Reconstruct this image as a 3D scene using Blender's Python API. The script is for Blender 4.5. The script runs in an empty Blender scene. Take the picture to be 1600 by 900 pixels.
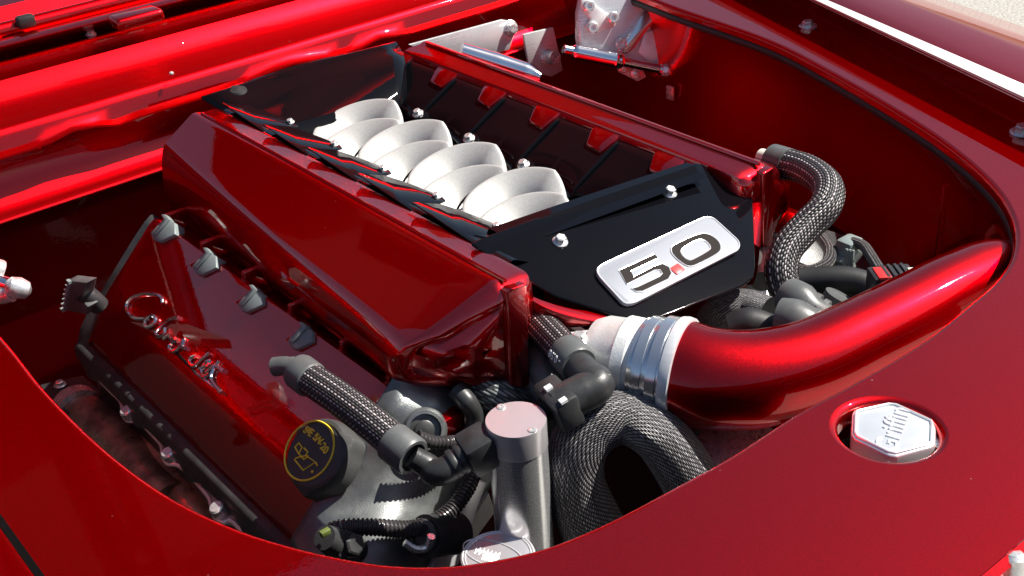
import bpy, bmesh, math, random
import numpy as np
from mathutils import Vector, Matrix
from mathutils.geometry import tessellate_polygon
random.seed(7)
SC = bpy.context.scene
COL = SC.collection
# ------------------------------------------------------------------ camera
# two measured vanishing points (car width and car length) give focal length and attitude
F = 1907.616
RX = np.array([0.7716, -0.3582, 0.5257]); RY = np.array([-0.6330, -0.3509, 0.6900])
RX /= np.linalg.norm(RX); RY -= RX * (RX @ RY); RY /= np.linalg.norm(RY); RZ = np.cross(RX, RY)
MW = np.array([RX, RY, RZ])                       # world = MW @ (right, down, forward)
CAM = np.array([-0.8263, -1.0853, 0.6000])
cd = bpy.data.cameras.new("camera"); cam = bpy.data.objects.new("camera", cd); COL.objects.link(cam)
cd.sensor_width = 36; cd.lens = F * 36 / 1600; cd.clip_start = .02; cd.clip_end = 500
r_, d_, f_ = MW[:, 0], MW[:, 1], MW[:, 2]
cam.matrix_world = Matrix(((r_[0], -d_[0], -f_[0], CAM[0]), (r_[1], -d_[1], -f_[1], CAM[1]), (r_[2], -d_[2], -f_[2], CAM[2]), (0, 0, 0, 1)))
SC.camera = cam
# ------------------------------------------------------------------ light
SUN = Vector((0.56, -0.27, 0.78)).normalized()
w = bpy.data.worlds.new("World"); SC.world = w; w.use_nodes = True
nt = w.node_tree; sky = nt.nodes.new('ShaderNodeTexSky'); sky.sky_type = 'NISHITA'; sky.sun_disc = False; sky.dust_density = 1.0
sky.sun_elevation = math.asin(SUN.z); sky.sun_rotation = math.atan2(SUN.x, SUN.y)
nt.links.new(sky.outputs[0], nt.nodes['Background'].inputs[0]); nt.nodes['Background'].inputs[1].default_value = .05
sl = bpy.data.lights.new("sun", 'SUN'); sl.energy = 5.0; sl.angle = math.radians(.53); sl.color = (1, .95, .87)
so = bpy.data.objects.new("sun", sl); COL.objects.link(so); so.rotation_euler = SUN.to_track_quat('Z', 'Y').to_euler()
SC.view_settings.view_transform = 'Standard'; SC.view_settings.look = 'None'
SC.view_settings.exposure = 0.95; SC.view_settings.gamma = 1; SC.view_settings.use_curve_mapping = False
SC.render.resolution_x, SC.render.resolution_y = 1024, 576

# ------------------------------------------------------------------ measuring helpers (survey of the photograph)
def ray(px, py): return MW @ np.array([(px - 800) / F, (py - 450) / F, 1.0])
def UA(px, py, ax, v):
    d = ray(px, py); return CAM + d * ((v - CAM[ax]) / d[ax])
def U(px, py, z=0.): return UA(px, py, 2, z)
def UX(px, py, x): return UA(px, py, 0, x)
def UY(px, py, y): return UA(px, py, 1, y)
def UP(px, py, p0, n):
    d = ray(px, py); n = np.array(n); return CAM + d * (((np.array(p0) - CAM) @ n) / (d @ n))
def pxm(p): return F / (MW.T @ (np.array(p) - CAM))[2]      # pixels per metre at a point
V3 = lambda p: np.array(p, float)
def unit(v): v = V3(v); return v / np.linalg.norm(v)

# ------------------------------------------------------------------ object helpers
WL = {}
def thing(name, label, cat, loc=(0, 0, 0), group=None):
    o = bpy.data.objects.new(name, None); COL.objects.link(o); o.empty_display_size = .02
    o.location = [float(c) for c in loc]; WL[o] = V3(loc); tag(o, label, cat, group); return o
def tag(o, label=None, cat=None, group=None, kind=None):
    if label: o['label'] = label
    if cat: o['category'] = cat
    if group: o['group'] = group
    if kind: o['kind'] = kind
    return o
def mk(name, verts, faces, mat, parent=None, uv=None, smooth=True, ang=38, bevel=0, seg=2, bang=28, wall=0):
    verts = [V3(v) for v in verts]
    if parent is not None: org = WL[parent]
    else:
        a = np.array(verts); org = np.array([(a[:, 0].min() + a[:, 0].max()) / 2, (a[:, 1].min() + a[:, 1].max()) / 2, a[:, 2].min()])
    me = bpy.data.meshes.new(name)
    me.from_pydata([tuple(v - org) for v in verts], [], [tuple(f) for f in faces])
    if uv is not None:
        ul = me.uv_layers.new(name="UVMap"); k = 0
        for f in uv:
            for c in f: ul.data[k].uv = c; k += 1
    if bevel or uv is None:
        bm = bmesh.new(); bm.from_mesh(me)
        bmesh.ops.recalc_face_normals(bm, faces=bm.faces)
        if bevel:
            es = [e for e in bm.edges if len(e.link_faces) == 2 and e.calc_face_angle(0) > math.radians(bang)]
            bmesh.ops.bevel(bm, geom=es, offset=bevel, segments=seg, profile=.5, affect='EDGES', clamp_overlap=True)
        bm.to_mesh(me); bm.free()
    if smooth:
        for p in me.polygons: p.use_smooth = True
        me.set_sharp_from_angle(angle=math.radians(ang))
    me.materials.append(mat)
    o = bpy.data.objects.new(name, me); COL.objects.link(o)
    if parent is not None: o.parent = parent
    else: o.location = [float(c) for c in org]
    WL[o] = org
    if wall:
        m = o.modifiers.new('wall', 'SOLIDIFY'); m.thickness = wall; m.offset = -1
    return o
def cat(P, k=8, closed=False):
    P = [V3(p) for p in P]; n = len(P); out = []
    if n < 3 and not closed:
        return [P[0] + (P[1] - P[0]) * t for t in np.linspace(0, 1, k + 1)]
    g = (lambda i: P[i % n]) if closed else (lambda i: P[i] if 0 <= i < n else (2 * P[0] - P[1] if i < 0 else 2 * P[-1] - P[-2]))
    for i in range(n if closed else n - 1):
        p0, p1, p2, p3 = g(i - 1), g(i), g(i + 1), g(i + 2)
        for j in range(k):
            t = j / k
            out.append(.5 * (2 * p1 + (p2 - p0) * t + (2 * p0 - 5 * p1 + 4 * p2 - p3) * t * t + (3 * p1 - p0 - 3 * p2 + p3) * t ** 3))
    if not closed: out.append(P[-1])
    return out
def tube_geo(P, R, seg=20, closed=False, flat=1., up=None):
    n = len(P); T = []
    for i in range(n):
        a = P[(i - 1) % n] if closed else P[max(i - 1, 0)]; b = P[(i + 1) % n] if closed else P[min(i + 1, n - 1)]
        T.append(unit(b - a))
    ref = V3(up) if up is not None else (np.array([0, 0, 1.]) if abs(T[0][2]) < .9 else np.array([1., 0, 0]))
    N = unit(ref - T[0] * (ref @ T[0])); vs = []
    for i in range(n):
        N = unit(N - T[i] * (N @ T[i])); B = np.cross(T[i], N)
        for j in range(seg):
            a = 2 * math.pi * j / seg; vs.append(P[i] + R[i] * (math.cos(a) * N * flat + math.sin(a) * B))
    return vs
def tube(name, pts, r, mat, parent=None, k=8, seg=20, cap=True, closed=False, flat=1., up=None, raw=False, **kw):
    P = [V3(p) for p in pts] if raw else cat(pts, k, closed)
    if np.isscalar(r): R = [r] * len(P)
    elif raw: R = list(r)
    else: R = list(np.interp(np.linspace(0, 1, len(P)), np.linspace(0, 1, len(r)), r))
    vs = tube_geo(P, R, seg, closed, flat, up); n = len(P); fs = []; uv = []
    L = [0]
    for i in range(1, n + 1): L.append(L[-1] + np.linalg.norm(P[i % n] - P[i - 1]))
    rm = float(np.mean(R)); L = [l / (2 * math.pi * rm) for l in L]
    for i in range(n if closed else n - 1):
        for j in range(seg):
            a, b = i * seg + j, i * seg + (j + 1) % seg; i2 = (i + 1) % n
            fs.append((a, b, i2 * seg + (j + 1) % seg, i2 * seg + j))
            uv.append(((L[i], j / seg), (L[i], (j + 1) / seg), (L[i + 1], (j + 1) / seg), (L[i + 1], j / seg)))
    if cap and not closed:
        for base, rev in ((0, True), ((n - 1) * seg, False)):
            idx = list(range(base, base + seg)); idx = idx[::-1] if rev else idx
            fs.append(idx); uv.append([(0, 0)] * seg)
    return mk(name, vs, fs, mat, parent, uv=uv, **kw)
def frame(axis, ref=None):
    a = unit(axis); r = V3(ref) if ref is not None else (np.array([1., 0, 0]) if abs(a[0]) < .8 else np.array([0, 1., 0]))
    x = unit(r - a * (a @ r)); return x, np.cross(a, x), a
def lathe(name, prof, o, axis, mat, parent=None, seg=32, lobe=None, ref=None, **kw):
    x, y, a = frame(axis, ref); o = V3(o); vs = []; fs = []; uv = []
    n = len(prof)
    for (r, h) in prof:
        for j in range(seg):
            t = 2 * math.pi * j / seg; rr = r * (lobe(t, h) if lobe else 1)
            vs.append(o + a * h + rr * (math.cos(t) * x + math.sin(t) * y))
    for i in range(n - 1):
        for j in range(seg):
            fs.append((i * seg + j, i * seg + (j + 1) % seg, (i + 1) * seg + (j + 1) % seg, (i + 1) * seg + j))
    if prof[0][0] > 1e-6: fs.append(list(range(seg))[::-1])
    if prof[-1][0] > 1e-6: fs.append(list(range((n - 1) * seg, n * seg)))
    return mk(name, vs, fs, mat, parent, **kw)
def prism(name, pts, vec, mat, parent=None, bevel=0, **kw):
    """polygon of world points swept by vec"""
    P = [V3(p) for p in pts]; v = V3(vec); n = len(P)
    vs = P + [p + v for p in P]
    fs = [list(range(n))[::-1], list(range(n, 2 * n))] + [(i, (i + 1) % n, n + (i + 1) % n, n + i) for i in range(n)]
    return mk(name, vs, fs, mat, parent, bevel=bevel, **kw)
def box(name, c, size, mat, parent=None, ax=None, bevel=0, **kw):
    c = V3(c); X, Y, Z = ax if ax else np.eye(3)
    X, Y, Z = V3(X) * size[0] / 2, V3(Y) * size[1] / 2, V3(Z) * size[2] / 2
    return prism(name, [c - X - Y - Z, c + X - Y - Z, c + X + Y - Z, c - X + Y - Z], 2 * Z, mat, parent, bevel=bevel, **kw)
def loft(name, rows, mat, parent=None, ku=0, kv=0, closed_u=False, caps=False, **kw):
    """rows of points; ku smooths along each row, kv across the rows"""
    R = [cat(r, ku, closed_u) if ku else [V3(p) for p in r] for r in rows]
    if kv: C = [cat([r[j] for r in R], kv) for j in range(len(R[0]))]; R = [[c[i] for c in C] for i in range(len(C[0]))]
    m = len(R[0]); vs = [p for r in R for p in r]; fs = []
    for i in range(len(R) - 1):
        for j in range(m if closed_u else m - 1):
            fs.append((i * m + j, i * m + (j + 1) % m, (i + 1) * m + (j + 1) % m, (i + 1) * m + j))
    if caps: fs += [list(range(m))[::-1], list(range((len(R) - 1) * m, len(R) * m))]
    return mk(name, vs, fs, mat, parent, **kw)
def hexbolt(name, o, axis, r, mat, parent=None, h=None, washer=1.45, turn=.3):
    x, y, a = frame(axis); o = V3(o); h = h or r * .9; vs = []; fs = []
    def ring(rad, hh, n, ph=0): 
        b = len(vs)
        for j in range(n): t = 2 * math.pi * j / n + ph; vs.append(o + a * hh + rad * (math.cos(t) * x + math.sin(t) * y))
        return list(range(b, b + n))
    def join(A, B):
        n = len(A)
        for j in range(n): fs.append((A[j], A[(j + 1) % n], B[(j + 1) % n], B[j]))
    a0 = ring(r * washer, 0, 24); a1 = ring(r * washer, r * .18, 24); a2 = ring(r * washer * .8, r * .38, 24); join(a0, a1); join(a1, a2); fs.append(a2)
    b0 = ring(r, r * .3, 6, turn); b1 = ring(r, r * .3 + h * .85, 6, turn); b2 = ring(r * .8, r * .3 + h, 6, turn); join(b0, b1); join(b1, b2); fs.append(b2)
    return mk(name, vs, fs, mat, parent, ang=25)
def text(name, body, o, ux, uy, size, mat, parent=None, ext=.0004, shear=0, align='CENTER', bold=0):
    cu = bpy.data.curves.new(name, 'FONT'); cu.body = body; cu.size = size; cu.extrude = ext; cu.align_x = align; cu.align_y = 'CENTER'; cu.shear = shear; cu.offset = bold
    t = bpy.data.objects.new(name, cu); COL.objects.link(t); bpy.context.view_layer.update()
    me = bpy.data.meshes.new_from_object(t.evaluated_get(bpy.context.evaluated_depsgraph_get()))
    bpy.data.objects.remove(t); bpy.data.curves.remove(cu)
    ux, uy = unit(ux), unit(uy); n = np.cross(ux, uy); o = V3(o)
    vs = [o + ux * v.co.x + uy * v.co.y + n * v.co.z for v in me.vertices]; fs = [tuple(p.vertices) for p in me.polygons]
    bpy.data.meshes.remove(me)
    return mk(name, vs, fs, mat, parent, smooth=False)

# ------------------------------------------------------------------ materials
class NT:
    def __init__(s, name):
        s.m = bpy.data.materials.new(name); s.m.use_nodes = True; s.t = s.m.node_tree; s.b = s.t.nodes['Principled BSDF']
    def n(s, ty, ins=None, **kw):
        nd = s.t.nodes.new(ty)
        for k, v in kw.items(): setattr(nd, k, v)
        for k, v in (ins or {}).items(): s.put(nd.inputs[k], v)
        return nd
    def put(s, sock, v):
        if isinstance(v, bpy.types.NodeSocket): s.t.links.new(v, sock)
        else: sock.default_value = v
    def math(s, op, a, b=0., c=0.):
        nd = s.n('ShaderNodeMath', operation=op); s.put(nd.inputs[0], a); s.put(nd.inputs[1], b); s.put(nd.inputs[2], c); return nd.outputs[0]
    def ramp(s, x, lo, hi, a=0., b=1.):
        nd = s.n('ShaderNodeMapRange'); nd.interpolation_type = 'SMOOTHSTEP'
        for i, v in enumerate((x, lo, hi, a, b)): s.put(nd.inputs[i], v)
        return nd.outputs[0]
    def mix(s, f, a, b):
        nd = s.n('ShaderNodeMix', data_type='RGBA'); s.put(nd.inputs[0], f); s.put(nd.inputs[6], a); s.put(nd.inputs[7], b); return nd.outputs[2]
    def obj(s): return s.n('ShaderNodeTexCoord').outputs['Object']
    def noise(s, scale, detail=3, rough=.5, vec=None):
        return s.n('ShaderNodeTexNoise', {'Vector': vec or s.obj(), 'Scale': scale, 'Detail': detail, 'Roughness': rough}).outputs[0]
    def bump(s, h, strength, dist=.001, normal=None):
        nd = s.n('ShaderNodeBump', {'Height': h, 'Strength': strength, 'Distance': dist})
        if normal: s.put(nd.inputs['Normal'], normal)
        return nd.outputs[0]
    def set(s, **kw):
        names = dict(col='Base Color', metal='Metallic', rough='Roughness', coat='Coat Weight', coatr='Coat Roughness', normal='Normal', cnormal='Coat Normal', spec='Specular IOR Level', emis='Emission Strength', aniso='Anisotropic', trans='Transmission Weight', ior='IOR')
        for k, v in kw.items(): s.put(s.b.inputs[names[k]], v)
        return s
C4 = lambda r, g, b: (r, g, b, 1)

def paint_mat(name="candy_red_paint", ior=1.48):
    m = NT(name); co = m.obj()
    flake = m.n('ShaderNodeTexVoronoi', {'Vector': co, 'Scale': 1400.}).outputs['Color']
    peel = m.noise(160, 2, .5, co)
    dustv = m.n('ShaderNodeTexVoronoi', {'Vector': co, 'Scale': 40.})
    sel = m.math('GREATER_THAN', m.n('ShaderNodeSeparateColor', {0: dustv.outputs['Color']}).outputs[0], .60)
    dust = m.math('MULTIPLY', m.math('LESS_THAN', dustv.outputs['Distance'], .030), sel)
    fl = m.n('ShaderNodeSeparateColor', {0: flake}).outputs[0]
    col = m.mix(m.ramp(fl, .0, 1.), C4(.46, .0006, .003), C4(.57, .0008, .004))
    col = m.mix(dust, col, C4(.75, .45, .42))
    fb = m.n('ShaderNodeNormalMap')
    mixn = m.n('ShaderNodeVectorMath', {0: m.n('ShaderNodeNewGeometry').outputs['Normal']}, operation='ADD')
    fo = m.n('ShaderNodeVectorMath', {0: flake, 1: (.5, .5, .5)}, operation='SUBTRACT')
    fs = m.n('ShaderNodeVectorMath', {0: fo.outputs[0], 'Scale': .05}, operation='SCALE')
    m.put(mixn.inputs[1], fs.outputs[0])
    nn = m.n('ShaderNodeVectorMath', {0: mixn.outputs[0]}, operation='NORMALIZE').outputs[0]
    m.set(col=col, metal=1., rough=.35, coat=1., coatr=.025, normal=nn, cnormal=m.bump(peel, .05, .0006))
    m.t.nodes.remove(fb); m.put(m.b.inputs['Coat IOR'], ior); m.put(m.b.inputs['Specular Tint'], C4(1, .04, .06)); return m.m
def simple(name, col, metal=0., rough=.5, coat=0., bscale=0, bstr=.2, bdist=.0006, var=0., vscale=30, rvar=0., spec=.5):
    m = NT(name); co = m.obj(); c = C4(*col)
    if var: c = m.mix(m.ramp(m.noise(vscale, 5, .6, co), .3, .7), C4(*[k * (1 - var) for k in col]), C4(*[min(1, k * (1 + var)) for k in col]))
    rr = rough
    if rvar: rr = m.ramp(m.noise(vscale * 2.3, 4, .6, co), .3, .7, max(.02, rough - rvar), rough + rvar)
    m.set(col=c, metal=metal, rough=rr, coat=coat, coatr=.04, spec=spec)
    if bscale: m.set(normal=m.bump(m.noise(bscale, 4, .6, co), bstr, bdist))
    return m.m
def braid_mat(name, dark, light, rows, dash, rowfill=.5, rough=.38, metal=.0, twill=True):
    m = NT(name); uv = m.n('ShaderNodeTexCoord').outputs['UV']; s = m.n('ShaderNodeSeparateXYZ', {0: uv})
    u, v = s.outputs[0], s.outputs[1]
    row = m.math('MULTIPLY', v, float(rows)); ri = m.math('FLOOR', row); rf = m.math('FRACT', row)
    du = m.math('ADD', m.math('MULTIPLY', u, float(dash)), m.math('MULTIPLY', ri, .5 if not twill else .37))
    df = m.math('FRACT', du); di = m.math('FLOOR', du)
    hr = m.math('SINE', m.math('MULTIPLY', rf, math.pi)); hd = m.math('SINE', m.math('MULTIPLY', df, math.pi))
    h = m.math('MULTIPLY', hr, hd)
    odd = m.math('MODULO', ri, 3.) if rowfill < .9 else None
    cell = m.n('ShaderNodeCombineXYZ', {0: di, 1: ri}).outputs[0]
    rnd = m.n('ShaderNodeTexWhiteNoise', {'Vector': cell}, noise_dimensions='3D').outputs[0]
    mask = m.ramp(h, .30, .75)
    if odd is not None:
        sel = m.math('LESS_THAN', odd, .5); amp = m.math('MULTIPLY_ADD', sel, .85, .12)
        mask = m.math('MULTIPLY', mask, amp)
    rr1 = m.n('ShaderNodeTexWhiteNoise', {'W': ri}, noise_dimensions='1D').outputs[0]
    mask = m.math('MULTIPLY', mask, m.math('MULTIPLY_ADD', rnd, .65, .4)); mask = m.math('MULTIPLY', mask, m.math('MULTIPLY_ADD', rr1, .8, .35))
    m.set(col=m.mix(mask, C4(*dark), C4(*light)), rough=rough, metal=metal, normal=m.bump(h, .8, .0012)); return m.m
def brushed(name, col, rough=.25, scr=.06, stretch=(4, 4, 220), metal=1.):
    m = NT(name); co = m.obj(); mp = m.n('ShaderNodeMapping', {'Vector': co, 'Scale': stretch}).outputs[0]
    n1 = m.noise(6, 6, .7, mp); n2 = m.noise(14, 4, .6, co)
    m.set(col=m.mix(n2, C4(*[k * .86 for k in col]), C4(*col)), metal=metal, rough=m.ramp(m.math('ADD', n1, n2), .7, 1.3, rough * .6, rough * 1.5), normal=m.bump(n1, scr, .0006)); return m.m
PAINT = paint_mat()
PAINTG = paint_mat("candy_red_thick_clearcoat", 1.85)
BLACK = simple("gloss_black", (.003, .003, .004), 0, .05, 0, bscale=70, bstr=.05, spec=.22)
PLAS = simple("black_plastic", (.030, .031, .032), 0, .40, bscale=500, bstr=.25, var=.3, rvar=.1)
GREYP = simple("grey_plastic", (.085, .09, .09), 0, .40, bscale=400, bstr=.2, var=.15, rvar=.08)
CLIPM = simple("clip_grey_plastic", (.19, .225, .22), 0, .38, bscale=300, bstr=.15, var=.12, rvar=.08)
RUB = simple("black_rubber", (.012, .012, .013), 0, .55, bscale=200, bstr=.2, var=.3)
GRUB = simple("grey_rubber_hose", (.11, .12, .12), 0, .38, bscale=160, bstr=.1, var=.2)
ALU = brushed("brushed_aluminium", (.72, .73, .75), .34, .04, metal=.40)
POL = simple("polished_aluminium", (.86, .87, .88), .85, .21)
COUP = simple("coupler_aluminium", (.80, .81, .82), .92, .20, bscale=30, bstr=.05, var=.05)
LID = simple("lid_aluminium", (.78, .75, .77), .72, .28, var=.04, vscale=12)
CHROME = simple("chrome", (.90, .90, .91), 1., .05)
STEEL = simple("zinc_steel", (.74, .74, .72), .7, .30, var=.15, vscale=90, rvar=.1)
HORN = simple("satin_silver_horn", (.46, .455, .44), .30, .50, bscale=900, bstr=.5, bdist=.0006, var=.06, vscale=300)
CAST = simple("cast_grey_metal", (.19, .20, .20), .7, .40, bscale=700, bstr=.45, bdist=.0005, var=.25, vscale=18, rvar=.12)
CASTB = simple("bright_cast_aluminium", (.82, .82, .80), .45, .42, bscale=420, bstr=.5, var=.1, vscale=40)
EXH = simple("stained_exhaust_steel", (.36, .25, .20), .6, .40, bscale=60, bstr=.2, var=.55, vscale=24, rvar=.15)
DARKB = simple("dark_bay_black", (.006, .006, .007), 0, .7)
SILV = simple("badge_silver", (.27, .285, .32), .1, .6, bscale=900, bstr=.15, spec=.2)
BRIGHT = simple("badge_bright_edge", (.85, .85, .86), .6, .3)
DIG = simple("badge_dark_print", (.030, .026, .025), 0, .8, bscale=900, bstr=.4, spec=.05)
REDP = simple("red_plastic", (.55, .03, .03), 0, .35, var=.1)
YEL = simple("yellow_print", (.95, .74, .05), 0, .5)
CAPM = simple("radiator_cap_polish", (.74, .76, .78), .55, .22, bscale=30, bstr=.04, var=.05)
CAPP = simple("oil_cap_plastic", (.055, .056, .055), 0, .42, bscale=500, bstr=.2, var=.15, rvar=.08)
WHT = simple("white_print", (.8, .8, .8), 0, .5)
CREAM = simple("pale_plastic", (.62, .60, .52), 0, .45, var=.1)
SCRIPT = simple("script_chrome", (.78, .74, .74), 1., .16)
BRA = braid_mat("black_braided_sleeve", (.010, .010, .011), (.62, .56, .56), 39, 20, .5)
BRB = braid_mat("coarse_grey_braid", (.012, .013, .014), (.54, .51, .53), 108, 30, 1.)
BRC = braid_mat("silver_mesh_braid", (.03, .036, .036), (.34, .37, .37), 34, 11, 1.)
CONV = braid_mat("split_loom", (.010, .010, .010), (.022, .022, .022), 2, 8, 1., rough=.3)
def concrete():
    m = NT("concrete"); co = m.obj(); a = m.noise(90, 8, .75, co); b = m.noise(1.5, 4, .6, co)
    m.set(col=m.mix(m.ramp(a, .35, .65), C4(.20, .19, .17), C4(.44, .42, .38)), rough=.9, normal=m.bump(a, .5, .004))
    return m.m
CONC = concrete()

# ================================================================== GROUND
g = mk("ground", [(-60, -60, -.95), (60, -60, -.95), (60, 60, -.95), (-60, 60, -.95)], [(0, 1, 2, 3)], CONC); tag(g, kind='structure')

# ================================================================== CAR BODY
car = thing("car", "candy red car body with its engine bay open", "car", (0, 0, -.95))
cpx = [(60, 610), (150, 700), (250, 775), (350, 825), (450, 858), (560, 882), (650, 890), (740, 885), (850, 862), (950, 822), (1050, 770), (1150, 715), (1250, 650), (1350, 595), (1450, 535), (1520, 480), (1570, 435), (1593, 390), (1590, 340), (1560, 290), (1500, 235), (1420, 180), (1300, 110), (1200, 60), (1062, 12)]
ctl = [np.array([-.607, .63, 0]), np.array([-.607, .3, 0]), np.array([-.607, .03, 0])] + [U(*p) for p in cpx] + [np.array([.590, .40, 0]), np.array([.60, .63, 0])]
EDGE = cat(ctl, 8)
def nrm2(P, i):
    a = P[max(i - 1, 0)]; b = P[min(i + 1, len(P) - 1)]; t = unit(b - a); return np.array([-t[1], t[0], 0])   # points into the opening
NRM = [nrm2(EDGE, i) for i in range(len(EDGE))]
# right-hand rows along the wing (each a straight line in the photograph, carried on past the frame)
def wrow(a, b, z0, z1=None):
    A = U(*a, z0); B = U(*b, z0 if z1 is None else z1); d = B - A; out = [A + d * t for t in (-.9, -.45, 0, .25, .5, .75, 1.)]
    e = out[-1].copy(); dd = unit(d)
    for k in range(1, 8):
        dd = unit(dd * (1 - .10) + np.array([0, -1, 0]) * .10); e = e + dd * .09; out.append(e.copy())
    return cat(out, 4)
w0 = wrow((1128, 0), (1600, 262), 0.)
holec = U(1388, 670, 0); holer = 90 / pxm(holec)
hole = [holec + holer * np.array([math.cos(t), math.sin(t), 0]) for t in np.linspace(0, 2 * math.pi, 64, endpoint=False)]
outer = [np.array([-.697, .63, 0]), np.array([-.697, -.784, 0])]
wr = [p for p in w0 if p[1] > -.784]
outer += [np.array([wr[-1][0], -.784, 0])] + wr[::-1]
poly = [Vector(p) for p in EDGE][::-1] + [Vector(p) for p in outer]
tri = tessellate_polygon([poly, [Vector(p) for p in hole]])
allv = [V3(v) for v in poly] + hole
panel = mk("front_panel", allv, tri, PAINT, car, smooth=False)
rad = .006
def flange(name, P, N, mat, par, r=rad, drop=.012, closed=False):
    rows = []
    for a in np.linspace(0, math.pi / 2, 6): rows.append([p + n * r * math.sin(a) - np.array([0, 0, r * (1 - math.cos(a))]) for p, n in zip(P, N)])
    rows.append([p + n * r - np.array([0, 0, drop]) for p, n in zip(P, N)])
    rows.append([p + n * (r - .002) - np.array([0, 0, drop]) for p, n in zip(P, N)])
    return loft(name, rows, mat, par, closed_u=closed)
flange("panel_lip", EDGE, NRM, PAINT, car)
flange("cap_opening_lip", hole, [unit(holec - p) for p in hole], PAINT, car, .007, .018, True)
# rubber trim and inner walls below the edge
i_r = min(range(len(EDGE)), key=lambda i: np.linalg.norm(EDGE[i] - U(1575, 430)))
i_c = min(range(len(EDGE)), key=lambda i: np.linalg.norm(EDGE[i] - U(1200, 60)))
tube("edge_trim", [EDGE[i] - NRM[i] * .001 - np.array([0, 0, .019]) for i in range(i_r, len(EDGE), 4)], .007, RUB, car, k=3, seg=10)
i_w = min(range(len(EDGE)), key=lambda i: np.linalg.norm(EDGE[i] - U(1588, 330)))
iw = range(i_w, len(EDGE))
def wallrow(off, z): return [EDGE[i] - NRM[i] * off + np.array([0, 0, z]) for i in iw]
loft("inner_wing", [wallrow(.000, -.016), wallrow(.012, -.03), wallrow(.022, -.09), wallrow(.018, -.18), wallrow(-.005, -.30), wallrow(-.04, -.45), wallrow(-.05, -.7)], PAINT, car, kv=5)
il = range(0, i_r - 24)
loft("radiator_support", [[EDGE[i] - NRM[i] * .03 + np.array([0, 0, -.016]) for i in il], [EDGE[i] - NRM[i] * .03 + np.array([0, 0, -.7]) for i in il]], DARKB, car)
loft("inner_wing", [[EDGE[i] - NRM[i] * .012 + np.array([0, 0, -.016]) for i in range(0, 30)], [EDGE[i] - NRM[i] * .012 + np.array([0, 0, -.10]) for i in range(0, 30)]], PAINT, car)
box("bay_floor", (0, 0, -.72), (1.6, 1.8, .02), DARKB, car)
for q in ((1478, 345, 1484, 402), (1400, 0, 1, 1)):
    if q[2] > 2:
        a, b = (min(((np.linalg.norm((U(q[0], q[1], z) - EDGE[i])[:2]), z, i) for z in np.linspace(-.3, -.02, 57) for i in iw), key=lambda t: t[0]) for _ in (0, 1))
        i0 = a[2]; P0 = EDGE[i0] + NRM[i0] * .004
        tube("wing_seam", [P0 + np.array([0, 0, -.05]), P0 + np.array([0, 0, -.12]), P0 + np.array([0, 0, -.20])], .0035, PAINT, car, k=3, seg=8)
# wing (fender) channel and crown, right of the picture
rows = [wrow((1128, 0), (1600, 262), -.0005), wrow((1170, 0), (1600, 240), -.004), wrow((1215, 0), (1600, 212), -.010), wrow((1236, 0), (1600, 196), -.008),
        wrow((1262, 0), (1600, 162), .030), wrow((1266, 0), (1600, 157), .037), wrow((1280, 0), (1600, 147), .040), wrow((1340, 0), (1600, 118), .041), wrow((1404, 0), (1600, 80), .040), wrow((1414, 0), (1600, 72), .037),
        wrow((1440, 0), (1600, 58), .025), wrow((1478, 0), (1600, 42), -.005)]
last = rows[-1]
for dx, z in ((.012, -.04), (.03, -.12), (.04, -.25), (.02, -.45)): rows.append([p * np.array([1, 1, 0]) + np.array([dx, 0, z]) for p in last])
loft("fender", rows, PAINT, car, ang=60)
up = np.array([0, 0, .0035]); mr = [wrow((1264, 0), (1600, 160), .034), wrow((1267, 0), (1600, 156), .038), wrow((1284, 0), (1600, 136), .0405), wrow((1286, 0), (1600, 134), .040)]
loft("edge_strip", [mr[0], [p + up * .6 for p in mr[0]], [p + up for p in mr[1]], [p + up for p in mr[2]], [p + up * .3 for p in mr[3]]], simple("pale_edge_strip", (.80, .72, .70), 0, .3), car, ang=50)  # thin pale strip laid just above the fender's inner edge
# left fender beyond the shut line
prism("fender", [(-.701, .9, -.003), (-.701, -.9, -.003), (-1.02, -.9, -.03), (-1.02, .9, -.03)], (0, 0, -.10), PAINT, car, bevel=.004)
box("fender_side", (-1.015, 0, -.30), (.02, 1.7, .36), PAINT, car, bevel=.004)
# panel front drop and nose
loft("nose_panel", [[(x, -.784, -.001) for x in (-.697, -.2, .3)], [(x, -.790, -.006) for x in (-.697, -.2, .3)], [(x, -.790, -.13) for x in (-.697, -.2, .3)], [(x, -.83, -.135) for x in (-.697, -.2, .3)], [(x, -.95, -.15) for x in (-.697, -.2, .3)]], PAINT, car, ang=50)
# firewall and cowl
def xr(y, z, x0=-1.0, x1=.9, n=9): return [np.array([x, y, z]) for x in np.linspace(x0, x1, n)]
loft("firewall", [xr(.594, -.020, -.75, .75), xr(.594, -.050, -.75, .75), xr(.586, -.080, -.75, .75), xr(.566, -.102, -.75, .75), xr(.549, -.110, -.75, .75), xr(.546, -.114, -.75, .75), xr(.552, -.118, -.75, .75), xr(.60, -.16, -.75, .75), xr(.62, -.7, -.75, .75)], PAINT, car, kv=4, ang=60)
lipn = 60; lx = np.linspace(-1.0, .9, lipn)
def lipz(x): return -.026 - .005 * math.exp(-((x + .27) / .03) ** 2) + .010 * math.exp(-((x + .31) / .035) ** 2) + .009 * math.exp(-((x - .02) / .06) ** 2) + .008 * math.exp(-((x - .2) / .03) ** 2)
yv = lambda px, py, z: float(U(px, py, z)[1])
ZC = .045; yq = yv(0, 122, ZC)
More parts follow.
